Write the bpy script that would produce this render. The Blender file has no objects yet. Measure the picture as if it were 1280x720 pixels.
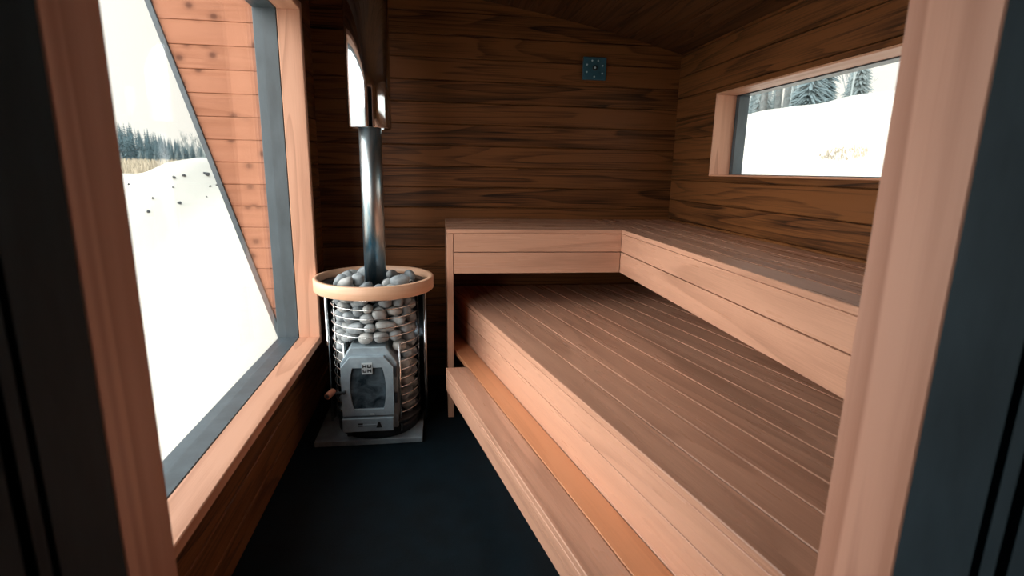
import bpy, bmesh, math, random
from mathutils import Vector, Matrix, noise
S = bpy.context.scene
COL = S.collection
R = math.radians
PI = math.pi
rng = random.Random(11)
X, Y, Z = Vector((1, 0, 0)), Vector((0, 1, 0)), Vector((0, 0, 1))

# ------------------------------------------------------------------ materials
def new_mat(name):
    m = bpy.data.materials.new(name); m.use_nodes = True
    nt = m.node_tree; b = nt.nodes['Principled BSDF']
    return m, nt, b
def nd(nt, typ, **kw):
    n = nt.nodes.new(typ)
    for k, v in kw.items():
        if k in ('operation', 'blend_type', 'data_type', 'noise_dimensions', 'attribute_name', 'feature', 'distance', 'wave_type', 'attribute_type', 'bands_direction', 'normalize'):
            setattr(n, k, v)
        else:
            n.inputs[k].default_value = v
    return n
def ramp(nt, fac, stops, interp='LINEAR'):
    r = nt.nodes.new('ShaderNodeValToRGB'); r.color_ramp.interpolation = interp
    e = r.color_ramp.elements
    while len(e) < len(stops): e.new(.5)
    for i, (p, c) in enumerate(stops):
        e[i].position = p; e[i].color = (*c, 1) if len(c) == 3 else c
    nt.links.new(fac, r.inputs['Fac']); return r.outputs['Color']
def mixc(nt, fac, a, b, blend='MIX'):
    n = nt.nodes.new('ShaderNodeMix'); n.data_type = 'RGBA'; n.blend_type = blend
    for sock, v in ((n.inputs[0], fac), (n.inputs[6], a), (n.inputs[7], b)):
        if hasattr(v, 'is_output'): nt.links.new(v, sock)
        elif isinstance(v, (int, float)): sock.default_value = v
        else: sock.default_value = (*v, 1)
    return n.outputs[2]
def math_n(nt, op, a, b=None):
    n = nt.nodes.new('ShaderNodeMath'); n.operation = op
    for i, v in enumerate((a, b)):
        if v is None: continue
        if hasattr(v, 'is_output'): nt.links.new(v, n.inputs[i])
        else: n.inputs[i].default_value = v
    return n.outputs[0]

def wood(name, light, dark, rings=9.0, su=.55, sv=7.0, line=.55, fine=.25, rough=.45, rough_var=.12, tone=.25, bump=.15, knots=0.0, spec=.5, fib=(5, 330)):
    """flat-sawn boards: the contour lines of a long stretched noise are the growth rings."""
    m, nt, b = new_mat(name)
    uv = nd(nt, 'ShaderNodeUVMap')
    mp = nd(nt, 'ShaderNodeMapping', Scale=(su, sv, 1)); nt.links.new(uv.outputs[0], mp.inputs[0])
    n1 = nd(nt, 'ShaderNodeTexNoise', noise_dimensions='2D', Scale=1.0, Detail=2.0, Roughness=.45, Distortion=.25); nt.links.new(mp.outputs[0], n1.inputs['Vector'])
    v = math_n(nt, 'MULTIPLY', n1.outputs['Fac'], rings)
    fr = math_n(nt, 'FRACT', v)
    ring = ramp(nt, fr, [(0, (0, 0, 0)), (.45, (.25, .25, .25)), (.80, (.8, .8, .8)), (.92, (1, 1, 1)), (1, (0, 0, 0))])
    mp2 = nd(nt, 'ShaderNodeMapping', Scale=(fib[0], fib[1], 1)); nt.links.new(uv.outputs[0], mp2.inputs[0])
    n2 = nd(nt, 'ShaderNodeTexNoise', noise_dimensions='2D', Scale=1.0, Detail=3.0, Roughness=.6); nt.links.new(mp2.outputs[0], n2.inputs['Vector'])
    mp3 = nd(nt, 'ShaderNodeMapping', Scale=(1.2, 16, 1)); nt.links.new(uv.outputs[0], mp3.inputs[0])
    n3 = nd(nt, 'ShaderNodeTexNoise', noise_dimensions='2D', Scale=1.0, Detail=3.0, Roughness=.55); nt.links.new(mp3.outputs[0], n3.inputs['Vector'])
    mixf = math_n(nt, 'MULTIPLY', ring, line)
    fb = math_n(nt, 'MULTIPLY', math_n(nt, 'SUBTRACT', n2.outputs['Fac'], .5), fine * 2)
    mixf = math_n(nt, 'ADD', mixf, fb)
    mixf = math_n(nt, 'ADD', mixf, math_n(nt, 'MULTIPLY', math_n(nt, 'SUBTRACT', n3.outputs['Fac'], .5), .7))
    at = nd(nt, 'ShaderNodeAttribute', attribute_name='tone')
    mixf = math_n(nt, 'ADD', mixf, math_n(nt, 'MULTIPLY', math_n(nt, 'SUBTRACT', at.outputs['Fac'], .5), tone * 2))
    cl = nd(nt, 'ShaderNodeClamp'); nt.links.new(mixf, cl.inputs[0])
    col = mixc(nt, cl.outputs[0], light, dark)
    if knots:
        mk = nd(nt, 'ShaderNodeMapping', Scale=(6.0, 7.0, 1)); nt.links.new(uv.outputs[0], mk.inputs[0])
        vo = nt.nodes.new('ShaderNodeTexVoronoi'); vo.voronoi_dimensions = '2D'; vo.inputs['Scale'].default_value = 1.0
        nt.links.new(mk.outputs[0], vo.inputs['Vector'])
        kf = ramp(nt, vo.outputs['Distance'], [(0, (1, 1, 1)), (.08, (.85, .85, .85)), (.14, (.3, .3, .3)), (.27, (0, 0, 0))])
        sepc = nd(nt, 'ShaderNodeSeparateColor'); nt.links.new(vo.outputs['Color'], sepc.inputs[0])
        on = math_n(nt, 'GREATER_THAN', sepc.outputs[0], .45)
        kf = math_n(nt, 'MULTIPLY', math_n(nt, 'MULTIPLY', kf, on), knots)
        col = mixc(nt, kf, col, (dark[0] * .35, dark[1] * .3, dark[2] * .3))
    nt.links.new(col, b.inputs['Base Color'])
    rr = math_n(nt, 'ADD', math_n(nt, 'MULTIPLY', n3.outputs['Fac'], rough_var * 2), rough - rough_var)
    nt.links.new(rr, b.inputs['Roughness'])
    b.inputs['Specular IOR Level'].default_value = spec
    if bump:
        bp = nd(nt, 'ShaderNodeBump', Strength=bump, Distance=.002); nt.links.new(n2.outputs['Fac'], bp.inputs['Height']); nt.links.new(bp.outputs[0], b.inputs['Normal'])
    return m
def plain(name, col, rough=.5, metal=0., spec=.5, noise_amt=0., nscale=20., bump=0., bscale=60., stretch=(1, 1, 1)):
    m, nt, b = new_mat(name)
    b.inputs['Roughness'].default_value = rough; b.inputs['Metallic'].default_value = metal
    b.inputs['Specular IOR Level'].default_value = spec
    tc = nd(nt, 'ShaderNodeTexCoord')
    mp = nd(nt, 'ShaderNodeMapping', Scale=stretch); nt.links.new(tc.outputs['Object'], mp.inputs[0])
    n = nd(nt, 'ShaderNodeTexNoise', Scale=nscale, Detail=4.0, Roughness=.6); nt.links.new(mp.outputs[0], n.inputs['Vector'])
    lo = tuple(max(0, c * (1 - noise_amt)) for c in col); hi = tuple(min(1, c * (1 + noise_amt)) for c in col)
    nt.links.new(ramp(nt, n.outputs['Fac'], [(.3, lo), (.7, hi)]), b.inputs['Base Color'])
    if bump:
        n2 = nd(nt, 'ShaderNodeTexNoise', Scale=bscale, Detail=3.0); nt.links.new(mp.outputs[0], n2.inputs['Vector'])
        bp = nd(nt, 'ShaderNodeBump', Strength=bump, Distance=.004); nt.links.new(n2.outputs['Fac'], bp.inputs['Height']); nt.links.new(bp.outputs[0], b.inputs['Normal'])
    return m
def glass_mat(name, tint=(.95, .97, .98)):
    m, nt, b = new_mat(name); nt.nodes.remove(b)
    out = nt.nodes['Material Output']
    t = nd(nt, 'ShaderNodeBsdfTransparent', Color=(*tint, 1)); g = nd(nt, 'ShaderNodeBsdfGlossy', Roughness=.02)
    mx = nt.nodes.new('ShaderNodeMixShader'); ge = nt.nodes.new('ShaderNodeNewGeometry')
    dt = nt.nodes.new('ShaderNodeVectorMath'); dt.operation = 'DOT_PRODUCT'; nt.links.new(ge.outputs['Incoming'], dt.inputs[0]); nt.links.new(ge.outputs['Normal'], dt.inputs[1])
    k = math_n(nt, 'POWER', math_n(nt, 'SUBTRACT', 1.0, math_n(nt, 'ABSOLUTE', dt.outputs['Value'])), 5.0)   # the same reflectance from either face of the pane
    f2 = math_n(nt, 'ADD', math_n(nt, 'MULTIPLY', k, .9), .035)
    nt.links.new(f2, mx.inputs[0]); nt.links.new(t.outputs[0], mx.inputs[1]); nt.links.new(g.outputs[0], mx.inputs[2]); nt.links.new(mx.outputs[0], out.inputs[0])
    return m

M = {}
M['wall'] = wood('dark_wall_wood', (.168, .062, .0195), (.015, .0052, .002), rings=9, su=.36, sv=5.5, line=.62, fine=.75, rough=.5, tone=.20, bump=.25, spec=.2, fib=(2.2, 150))
M['ceil'] = wood('dark_ceiling_wood', (.105, .043, .016), (.018, .007, .003), rings=9, su=.45, sv=7, line=.75, fine=.7, fib=(2.2, 150), rough=.55, tone=.16, bump=.25, spec=.3)
M['bench'] = wood('bench_wood', (.560, .300, .200), (.290, .140, .088), rings=5, su=.30, sv=4.0, line=.40, fine=.45, rough=.29, tone=.20, bump=.12, spec=.5)
M['bench_glow'] = wood('bench_wood_orange_glow', (.610, .265, .130), (.390, .145, .062), rings=5, su=.30, sv=4.0, line=.35, fine=.35, rough=.38, tone=.20, bump=.12, spec=.35)  # orange glow on the rear tread put into its wood colour
M['frame_wood'] = wood('window_surround_wood', (.620, .320, .205), (.330, .135, .070), rings=7, su=.40, sv=6.0, line=.5, fine=.22, rough=.5, tone=.12, bump=.12, spec=.4)
M['jamb'] = wood('door_jamb_wood', (.720, .385, .280), (.430, .185, .115), rings=4, su=.22, sv=9.0, line=.75, fine=.12, rough=.5, tone=.1, bump=.05, spec=.4)
M['cedar'] = wood('outside_cladding_wood', (.440, .185, .105), (.270, .098, .048), rings=6, su=.6, sv=6.0, line=.35, fine=.25, rough=.65, tone=.2, bump=.15, knots=.85, spec=.25)
M['ring'] = wood('bent_ring_wood', (.690, .410, .265), (.560, .290, .165), rings=4, su=.5, sv=14., line=.3, fine=.25, rough=.42, tone=0, bump=.06)
M['black'] = plain('black_frame_paint', (.060, .078, .090), rough=.42, spec=.5, noise_amt=.25, nscale=14, bump=.06, bscale=90, stretch=(1, 1, .35))
M['door_black'] = plain('black_door_paint', (.026, .042, .054), rough=.6, spec=.10, noise_amt=.3, nscale=10, bump=.05, stretch=(1, 1, .3))
M['rubber'] = plain('black_rubber_floor', (.0015, .0075, .0115), rough=.6, spec=.18, noise_amt=.35, nscale=9, bump=.35, bscale=220)
M['plate'] = plain('grey_steel_plate', (.26, .31, .34), rough=.42, metal=.2, noise_amt=.3, nscale=9)
M['steel'] = plain('brushed_steel', (.56, .60, .62), rough=.30, metal=1, noise_amt=.12, nscale=30)
M['mirror'] = plain('polished_steel', (.66, .71, .76), rough=.09, metal=1, noise_amt=.03, nscale=8)
M['shield'] = plain('heat_shield_steel', (.42, .46, .50), rough=.22, metal=1, noise_amt=.12, nscale=12)
M['wire'] = plain('cage_wire_steel', (.84, .84, .82), rough=.25, metal=1, noise_amt=.05)
M['cast'] = plain('grey_cast_iron', (.27, .335, .375), rough=.42, metal=.25, noise_amt=.14, nscale=24, bump=.08, bscale=120)
M['cast_dark'] = plain('dark_stove_steel', (.035, .042, .048), rough=.5, metal=.5, noise_amt=.3, nscale=16)
M['letter'] = plain('black_letter_enamel', (.006, .007, .008), rough=.5)
M['badge'] = plain('badge_steel', (.58, .64, .66), rough=.35, metal=.5, noise_amt=.05)
M['knob'] = plain('brown_handle_wood', (.33, .12, .062), rough=.45, noise_amt=.25, nscale=40)
M['glass'] = glass_mat('window_glass')
M['dial'] = plain('teal_dial_plate', (.020, .085, .120), rough=.40, noise_amt=.12, nscale=60)
M['dial_dot'] = plain('pale_dial_mark', (.45, .55, .58), rough=.4)
M['dial_hub'] = plain('dark_dial_hub', (.006, .012, .016), rough=.35)
M['snow'] = plain('snow', (.58, .545, .475), rough=.7, spec=.2, noise_amt=.03, nscale=.8, bump=.3, bscale=1.6)
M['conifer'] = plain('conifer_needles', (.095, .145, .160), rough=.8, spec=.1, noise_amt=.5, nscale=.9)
M['conifer_mist'] = plain('misty_conifer_needles', (.17, .225, .235), rough=.8, spec=.1, noise_amt=.5, nscale=.9)  # mist over the slope trees mixed into the needle colour
M['conifer_haze'] = plain('hazy_conifer_needles', (.24, .29, .29), rough=.8, spec=.1, noise_amt=.5, nscale=.9)  # distance haze put into the pale needle colour
M['twig'] = plain('hazy_twigs', (.27, .31, .31), rough=.8, spec=.1, noise_amt=.3, nscale=2)  # twigs paled in their base colour to stand for haze
M['bark'] = plain('grey_bark', (.18, .20, .20), rough=.8, spec=.1, noise_amt=.4, nscale=6)
M['grass'] = plain('dry_grass', (.42, .36, .27), rough=.8, spec=.1, noise_amt=.3, nscale=2)
M['dirt'] = plain('dark_dirt_clod', (.05, .055, .06), rough=.8, noise_amt=.4, nscale=20)
# soot-clouded stove glass
def soot_glass():
    m, nt, b = new_mat('sooty_stove_glass')
    tc = nd(nt, 'ShaderNodeTexCoord'); n = nd(nt, 'ShaderNodeTexNoise', Scale=13., Detail=4., Roughness=.6, Distortion=.6); nt.links.new(tc.outputs['Object'], n.inputs['Vector'])
    nt.links.new(ramp(nt, n.outputs['Fac'], [(.35, (.010, .016, .021)), (.72, (.085, .115, .135))]), b.inputs['Base Color'])
    b.inputs['Roughness'].default_value = .16; return m
M['soot_glass'] = soot_glass()
def tinted_pipe():
    m, nt, b = new_mat('heat_tinted_pipe_steel')
    tc = nd(nt, 'ShaderNodeTexCoord'); mp = nd(nt, 'ShaderNodeMapping', Scale=(16, 16, 3)); nt.links.new(tc.outputs['Object'], mp.inputs[0])
    n = nd(nt, 'ShaderNodeTexNoise', Scale=1., Detail=4., Roughness=.6, Distortion=.4); nt.links.new(mp.outputs[0], n.inputs['Vector'])
    c = ramp(nt, n.outputs['Fac'], [(.34, (.07, .26, .40)), (.47, (.38, .47, .52)), (.60, (.56, .57, .57)), (.75, (.36, .33, .31))])
    nt.links.new(c, b.inputs['Base Color']); b.inputs['Metallic'].default_value = 1; b.inputs['Roughness'].default_value = .33
    return m
M['pipe'] = tinted_pipe()
def stone_mat(name, c0, c1):
    m, nt, b = new_mat(name)
    tc = nd(nt, 'ShaderNodeTexCoord'); n = nd(nt, 'ShaderNodeTexNoise', Scale=22., Detail=5., Roughness=.65); nt.links.new(tc.outputs['Object'], n.inputs['Vector'])
    oi = nd(nt, 'ShaderNodeObjectInfo')
    c = ramp(nt, n.outputs['Fac'], [(.3, c0), (.7, c1)])
    t = ramp(nt, oi.outputs['Random'], [(0, (.55, .60, .64)), (.5, (.85, .87, .88)), (1, (1.0, .93, .86))])
    nt.links.new(mixc(nt, 1.0, c, t, 'MULTIPLY'), b.inputs['Base Color']); b.inputs['Roughness'].default_value = .6
    bp = nd(nt, 'ShaderNodeBump', Strength=.25, Distance=.004); nt.links.new(n.outputs['Fac'], bp.inputs['Height']); nt.links.new(bp.outputs[0], b.inputs['Normal'])
    return m
M['stone'] = stone_mat('grey_river_stone', (.24, .265, .275), (.47, .485, .485))

# ------------------------------------------------------------------ mesh helpers
class MB:
    def __init__(s):
        s.bm = bmesh.new(); s.uv = s.bm.loops.layers.uv.new('UVMap'); s.tone = s.bm.faces.layers.float.new('tone')
    def face(s, vs, uvs=None, tone=.5, smooth=False, mi=0):
        try: f = s.bm.faces.new(vs)
        except ValueError: return None
        f[s.tone] = tone; f.smooth = smooth; f.material_index = mi
        if uvs:
            for l, u in zip(f.loops, uvs): l[s.uv].uv = u
        return f
    def board(s, o, L, W, T, l, w, t, ch=.002, tone=None, mi=0, seed=None):
        """one board: corner o, long axis L, width axis W, thickness axis T, long edges chamfered."""
        o = Vector(o); r = rng if seed is None else random.Random(seed)
        tone = r.random() if tone is None else tone
        su, sv = r.uniform(0, 90), r.uniform(0, 90)
        ch = min(ch, w * .3, t * .3)
        prof = [(ch, 0), (w - ch, 0), (w, ch), (w, t - ch), (w - ch, t), (ch, t), (0, t - ch), (0, ch)] if ch > 0 else [(0, 0), (w, 0), (w, t), (0, t)]
        n = len(prof); a = []; b = []
        for (pw, pt) in prof:
            p = o + W * pw + T * pt; a.append(s.bm.verts.new(p)); b.append(s.bm.verts.new(p + L * l))
        flip = L.dot(W.cross(T)) > 0
        def uvw(p): return sv + p[0] + p[1] * .9
        for i in range(n):
            j = (i + 1) % n
            vs = [a[i], b[i], b[j], a[j]]; us = [(su, uvw(prof[i])), (su + l, uvw(prof[i])), (su + l, uvw(prof[j])), (su, uvw(prof[j]))]
            if flip: vs.reverse(); us.reverse()
            s.face(vs, us, tone, mi=mi)
        for k, ring in enumerate((a, b)):
            vs = list(ring); us = [(su + p[1] * 2, uvw(p)) for p in prof]
            if (k == 0) != flip: pass
            else: vs.reverse(); us.reverse()
            if k == 0 and False: vs.reverse()
            s.face(vs, us, tone, mi=mi)
        return s
    def box(s, x0, x1, y0, y1, z0, z1, ch=0.0, along='x', tone=None, mi=0):
        ax = {'x': (X, Y, Z, x1 - x0, y1 - y0, z1 - z0), 'y': (Y, Z, X, y1 - y0, z1 - z0, x1 - x0), 'z': (Z, X, Y, z1 - z0, x1 - x0, y1 - y0)}[along]
        return s.board((x0, y0, z0), *ax, ch=ch, tone=tone, mi=mi)
    def clip(s, co, no):
        g = s.bm.verts[:] + s.bm.edges[:] + s.bm.faces[:]
        r = bmesh.ops.bisect_plane(s.bm, geom=g, plane_co=Vector(co), plane_no=Vector(no), clear_outer=True)
        ed = [e for e in r['geom_cut'] if isinstance(e, bmesh.types.BMEdge) and e.is_boundary]
        if ed: bmesh.ops.holes_fill(s.bm, edges=ed, sides=0)
        return s
    def prism(s, pts, axis, lo, hi, ch=0, tone=.5, mi=0, smooth=False):
        """polygon pts (two coordinates) swept along an axis; axis y: pts are (x,z); z: (x,y); x: (y,z)"""
        def P(p, t): return {'y': (p[0], t, p[1]), 'z': (p[0], p[1], t), 'x': (t, p[0], p[1])}[axis]
        a = [s.bm.verts.new(P(p, lo)) for p in pts]; b = [s.bm.verts.new(P(p, hi)) for p in pts]
        n = len(pts); d = 0
        for i in range(n):
            j = (i + 1) % n; q = math.dist(pts[i], pts[j])
            s.face([a[i], a[j], b[j], b[i]], [(lo, d), (lo, d + q), (hi, d + q), (hi, d)], tone, smooth, mi); d += q
        s.face(list(reversed(a)), [p for p in reversed(pts)], tone, mi=mi); s.face(b, [tuple(p) for p in pts], tone, mi=mi)
        bmesh.ops.recalc_face_normals(s.bm, faces=s.bm.faces[:]); return s
    def lathe(s, c, prof, a0=0, a1=2 * PI, seg=64, closed=False, tone=.5, mi=0):
        """prof list of (r,z); closed ring profile or open strip, revolved about the vertical axis through c"""
        full = abs(a1 - a0) > 2 * PI - 1e-4; nseg = seg if full else seg + 1
        rows = []
        for k in range(nseg):
            a = a0 + (a1 - a0) * k / seg; ca, sa = math.cos(a), math.sin(a)
            rows.append([s.bm.verts.new((c[0] + r * ca, c[1] + r * sa, c[2] + z)) for r, z in prof])
        n = len(prof); m = n if closed else n - 1
        for k in range(seg):
            r0, r1 = rows[k], rows[(k + 1) % nseg]; u0 = (a0 + (a1 - a0) * k / seg) * prof[0][0]; u1 = (a0 + (a1 - a0) * (k + 1) / seg) * prof[0][0]
            d = 0
            for i in range(m):
                j = (i + 1) % n; q = math.dist(prof[i], prof[j])
                s.face([r0[i], r1[i], r1[j], r0[j]], [(u0, d), (u1, d), (u1, d + q), (u0, d + q)], tone, True, mi); d += q
        if closed and not full:
            s.face(list(rows[0])); s.face(list(reversed(rows[-1])))
        bmesh.ops.recalc_face_normals(s.bm, faces=s.bm.faces[:]); return s
    def tube(s, pts, r, seg=8, cap=True, r1=None):
        pts = [Vector(p) for p in pts]; rings = []
        up = None
        for i, p in enumerate(pts):
            t = (pts[min(i + 1, len(pts) - 1)] - pts[max(i - 1, 0)]).normalized()
            if up is None: up = t.orthogonal().normalized()
            up = (up - t * up.dot(t)).normalized(); bi = t.cross(up)
            rr = r if r1 is None else r + (r1 - r) * i / (len(pts) - 1)
            rings.append([s.bm.verts.new(p + (up * math.cos(2 * PI * k / seg) + bi * math.sin(2 * PI * k / seg)) * rr) for k in range(seg)])
        for i in range(len(rings) - 1):
            for k in range(seg):
                s.face([rings[i][k], rings[i][(k + 1) % seg], rings[i + 1][(k + 1) % seg], rings[i + 1][k]], smooth=True)
        if cap: s.face(list(reversed(rings[0]))); s.face(rings[-1])
        return s
    def build(s, name, mat, parent=None, bevel=0, auto=False):
        bmesh.ops.recalc_face_normals(s.bm, faces=s.bm.faces[:])
        me = bpy.data.meshes.new(name); s.bm.to_mesh(me); s.bm.free()
        for mm in (mat if isinstance(mat, (list, tuple)) else [mat]): me.materials.append(mm)
        o = bpy.data.objects.new(name, me); COL.objects.link(o)
        if parent is not None: o.parent = parent; o.matrix_parent_inverse = Matrix.Translation(-parent.location) if parent.type == "EMPTY" else Matrix.Identity(4)
        if bevel:
            b = o.modifiers.new('bevel', 'BEVEL'); b.width = bevel; b.segments = 2; b.limit_method = 'ANGLE'; b.angle_limit = R(40)
        return o
def tag(o, label=None, cat=None, group=None, kind=None):
    if label: o['label'] = label
    if cat: o['category'] = cat
    if group: o['group'] = group
    if kind: o['kind'] = kind
    return o
def empty(name, loc=(0, 0, 0)):
    o = bpy.data.objects.new(name, None); o.location = loc; o.empty_display_size = .05; COL.objects.link(o)
    o.matrix_world = Matrix.Translation(loc); return o
def struct(o): o['kind'] = 'structure'; return o

SKY = 2.45
SUN = 2.3
LOBE = 4.3
EXPO = 0.0
# ------------------------------------------------------------------ room dimensions (metres)
XL, XR, YF, YB = -.724, 1.574, .67, 3.4935      # inner faces of the side, front and back walls
PITCH = .1294                                    # wall board pitch
def ceil_z(x): return 2.428 - .0996 * x - .0492 * x * x

def wall_run(mb, along, lo, hi, seams, inner, out, holes, depth=.018):
    """horizontal boards on a wall. along 'x' or 'y'; inner = coordinate of the room face, out = +1/-1 away from the room."""
    ax = X if along == 'x' else Y; T = (Y if along == 'x' else X) * out
    def put(a, b, z0, z1, t0, t1, ch, tone, seed):
        if b - a < .004 or z1 - z0 < .004: return
        o = (ax * a) + (T * (inner * out + t0)) + Z * z0
        mb.board(o, ax, Z, T, b - a, z1 - z0, t1 - t0, ch=ch, tone=tone, seed=seed)
    for i in range(len(seams) - 1):
        z0, z1 = seams[i] + .0014, seams[i + 1] - .0014; tone = rng.random(); seed = rng.randrange(10 ** 6)
        segs = [(lo, hi, z0, z1)]
        for (a, b, c, d) in holes:
            nxt = []
            for (p, q, r, t) in segs:
                if d <= r or c >= t or b <= p or a >= q: nxt.append((p, q, r, t)); continue
                if a > p: nxt.append((p, a, r, t))
                if b < q: nxt.append((b, q, r, t))
                if c > r: nxt.append((max(p, a), min(q, b), r, c))
                if d < t: nxt.append((max(p, a), min(q, b), d, t))
            segs = nxt
        for (p, q, r, t) in segs: put(p, q, r, t, 0, depth, .0036, tone, seed)
    z0, z1 = seams[0], seams[-1]                 # solid core behind the boards
    segs = [(lo, hi, z0, z1)]
    for (a, b, c, d) in holes:
        nxt = []
        for (p, q, r, t) in segs:
            if d <= r or c >= t or b <= p or a >= q: nxt.append((p, q, r, t)); continue
            if a > p: nxt.append((p, a, r, t))
            if b < q: nxt.append((b, q, r, t))
            if c > r: nxt.append((max(p, a), min(q, b), r, c))
            if d < t: nxt.append((max(p, a), min(q, b), d, t))
        segs = nxt
    for (p, q, r, t) in segs: put(p, q, r, t, depth + .001, .118, 0, .5, 1)

# ---- floor slab with rubber mat surface
mb = MB(); mb.box(-1.0, 1.76, -1.3, 3.62, -.10, 0); struct(mb.build('floor', M['rubber']))
# ---- walls
seamsB = [PITCH * k - .007 if k else 0 for k in range(0, 20)]
mb = MB(); wall_run(mb, 'x', XL - .12, XR + .12, seamsB, YB, 1, []); struct(mb.build('wall_back', M['wall']))
W2 = (1.20, 2.9752, 1.397, 1.839)                # right window: y0 y1 z0 z1
seamsR = [0] + [1.875 - PITCH * k for k in range(14, -4, -1)]
mb = MB(); wall_run(mb, 'y', YF - .13, YB, seamsR, XR, 1, [W2]); struct(mb.build('wall_right', M['wall']))
W1 = (.745, 2.8832, .4954, 2.1323)                # left window, inside the wooden surround
seamsL = [PITCH * k - .007 if k else 0 for k in range(0, 20)]
mb = MB(); wall_run(mb, 'y', YF - .13, YB, seamsL, XL, -1, [(W1[0] - .04, W1[1] + .04, W1[2] - .04, W1[3] + .04)]); struct(mb.build('wall_left', M['wall']))
DX0, DX1, DZ = -.352, .600, 2.06                 # doorway
mb = MB(); wall_run(mb, 'x', XL, XR, seamsB, YF, -1, [(DX0 - .03, DX1 + .03, 0, DZ + .03)]); struct(mb.build('wall_front', M['wall']))
# ---- curved ceiling of boards running away from the door
mb = MB(); xs = -.86
while xs < 1.70:
    x1 = xs + .13; z0, z1 = ceil_z(xs), ceil_z(x1); Wv = Vector((x1 - xs, 0, z1 - z0)); w = Wv.length; Wv.normalize(); T = Vector((-Wv.z, 0, Wv.x))
    mb.board((xs, YF - .13, z0), Y, Wv, T, YB + .25 - YF, w - .002, .02, ch=.0022)
    mb.board(Vector((xs, YF - .13, z0)) + T * .021, Y, Wv, T, YB + .25 - YF, w + .004, .09, ch=0)
    xs = x1
struct(mb.build('ceiling', M['ceil']))

# ---- dark porch the camera stands in
mb = MB()
mb.box(-1.02, -.92, -1.3, YF - .13, 0, 2.5); mb.box(1.66, 1.76, -1.3, YF - .13, 0, 2.5); mb.box(-1.02, 1.76, -1.4, -1.3, 0, 2.5); mb.box(-1.02, 1.76, -1.4, YF - .13, 2.5, 2.6)
mb.box(-.92, XL - .12, YF - .23, YF - .13, 0, 2.5)
mb.box(XL - .12, DX0 - .031, YF - .15, YF - .131, 0, 2.5); mb.box(DX1 + .031, 1.66, YF - .15, YF - .131, 0, 2.5); mb.box(DX0 - .031, DX1 + .031, YF - .15, YF - .131, DZ + .031, 2.5)
struct(mb.build('wall_porch', M['door_black']))

# ---- doorway: wooden jambs, black outer frame with rebate grooves
d = struct(empty('door_1', (.12, .6, 0)))
for (x0, x1) in ((DX1, DX1 + .029), (DX0 - .029, DX0)):
    mb = MB(); mb.box(x0, x1, .537 if x0 > 0 else .570, .668 if x0 > 0 else .672, 0, DZ, ch=.003, along='z', tone=.35); mb.build('door_jamb', M['jamb'], d)
mb = MB(); mb.box(DX0, DX1, .545, .669, DZ, DZ + .028, ch=.003); mb.build('door_head', M['jamb'], d)
for sgn, xf in ((1, DX1), (-1, DX0)):
    y1 = .536 if sgn > 0 else .569
    mb = MB()
    for (ya, yb, rec) in ((y1 - .089, y1, 0), (y1 - .099, y1 - .089, .022), (y1 - .113, y1 - .099, 0), (y1 - .123, y1 - .113, .022), (y1 - .24, y1 - .123, .003)):
        a, b2 = (xf + rec, xf + .06) if sgn > 0 else (xf - .06, xf - rec)
        mb.box(a, b2, ya, yb, 0, DZ + .05, along='z')
    mb.build('door_frame', M['door_black'], d)

# ---- window 1: the tall picture window on the left
w = struct(empty('window_1', (-.75, 1.9, .4954)))
xi, xo, xg = -.7496, -.6413, -.8104
mb = MB(); mb.box(xi, xo, W1[0] - .04, W1[1], W1[2] - .038, W1[2], ch=.003, along='y', tone=.3); mb.build('sill', M['frame_wood'], w)
mb = MB(); mb.box(xi, xo, W1[1], W1[1] + .04, W1[2] - .038, W1[3] + .038, ch=.003, along='z', tone=.35); mb.build('post', M['frame_wood'], w)
mb = MB(); mb.box(xi, xo, W1[0] - .04, W1[0], W1[2], W1[3] + .038, ch=.003, along='z'); mb.build('post', M['frame_wood'], w)
mb = MB(); mb.box(xi, xo, W1[0], W1[1], W1[3], W1[3] + .038, ch=.003, along='y', tone=.5); mb.build('head', M['frame_wood'], w)
mb = MB(); t = .04
mb.box(xg - .05, xi - .003, W1[0] - .036, W1[1] + .036, W1[2] - .038, W1[2] - .001, ch=.002, along='y')
mb.box(xg - .05, xi - .003, W1[0] - .036, W1[1] + .036, W1[3] + .001, W1[3] + .038, ch=.002, along='y')
mb.box(xg - .05, xi - .003, W1[1] + .001, W1[1] + .037, W1[2] - .001, W1[3] + .001, ch=.002, along='z')
mb.box(xg - .05, xi - .003, W1[0] - .037, W1[0] - .001, W1[2] - .001, W1[3] + .001, ch=.002, along='z')
fr = mb.build('window_frame', M['black'], w)
mb = MB(); mb.box(xg - .010, xg - .002, W1[0] - .002, W1[1] + .002, W1[2] - .002, W1[3] + .002); mb.build('window_pane', M['glass'], fr)

# ---- window 2: the long low window in the right wall
w = struct(empty('window_2', (1.6, 2.1, 1.397)))
gx = 1.6931
mb = MB(); th = .020
for (a, b2, c, e, al) in ((W2[0], W2[1], W2[2] - .0, W2[2] + .0, 'y'),): pass
def reveal(y0, y1, z0, z1, al, nm, tn):
    q = MB(); q.box(XR - .0025, gx, y0, y1, z0, z1, ch=.002, along=al, tone=tn); q.build(nm, M['frame_wood'], w)
y0, y1, z0, z1 = W2
mbk = MB()
reveal(y1 - .001, y1 + .010, z0 - .008, z1 + .008, 'z', 'jamb', .3)
reveal(y0 - .010, y0 + .001, z0 - .008, z1 + .008, 'z', 'jamb', .4)
reveal(y0, y1, z1 - .001, z1 + .008, 'y', 'head', .2)
reveal(y0, y1, z0 - .008, z0 + .001, 'y', 'sill', .5)
mbk.box(gx + .001, gx + .060, y1 - .030, y1 + .03, z0 - .03, z1 + .03, along='z')
mbk.box(gx + .001, gx + .060, y0 - .03, y0 + .012, z0 - .03, z1 + .03, along='z')
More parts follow.
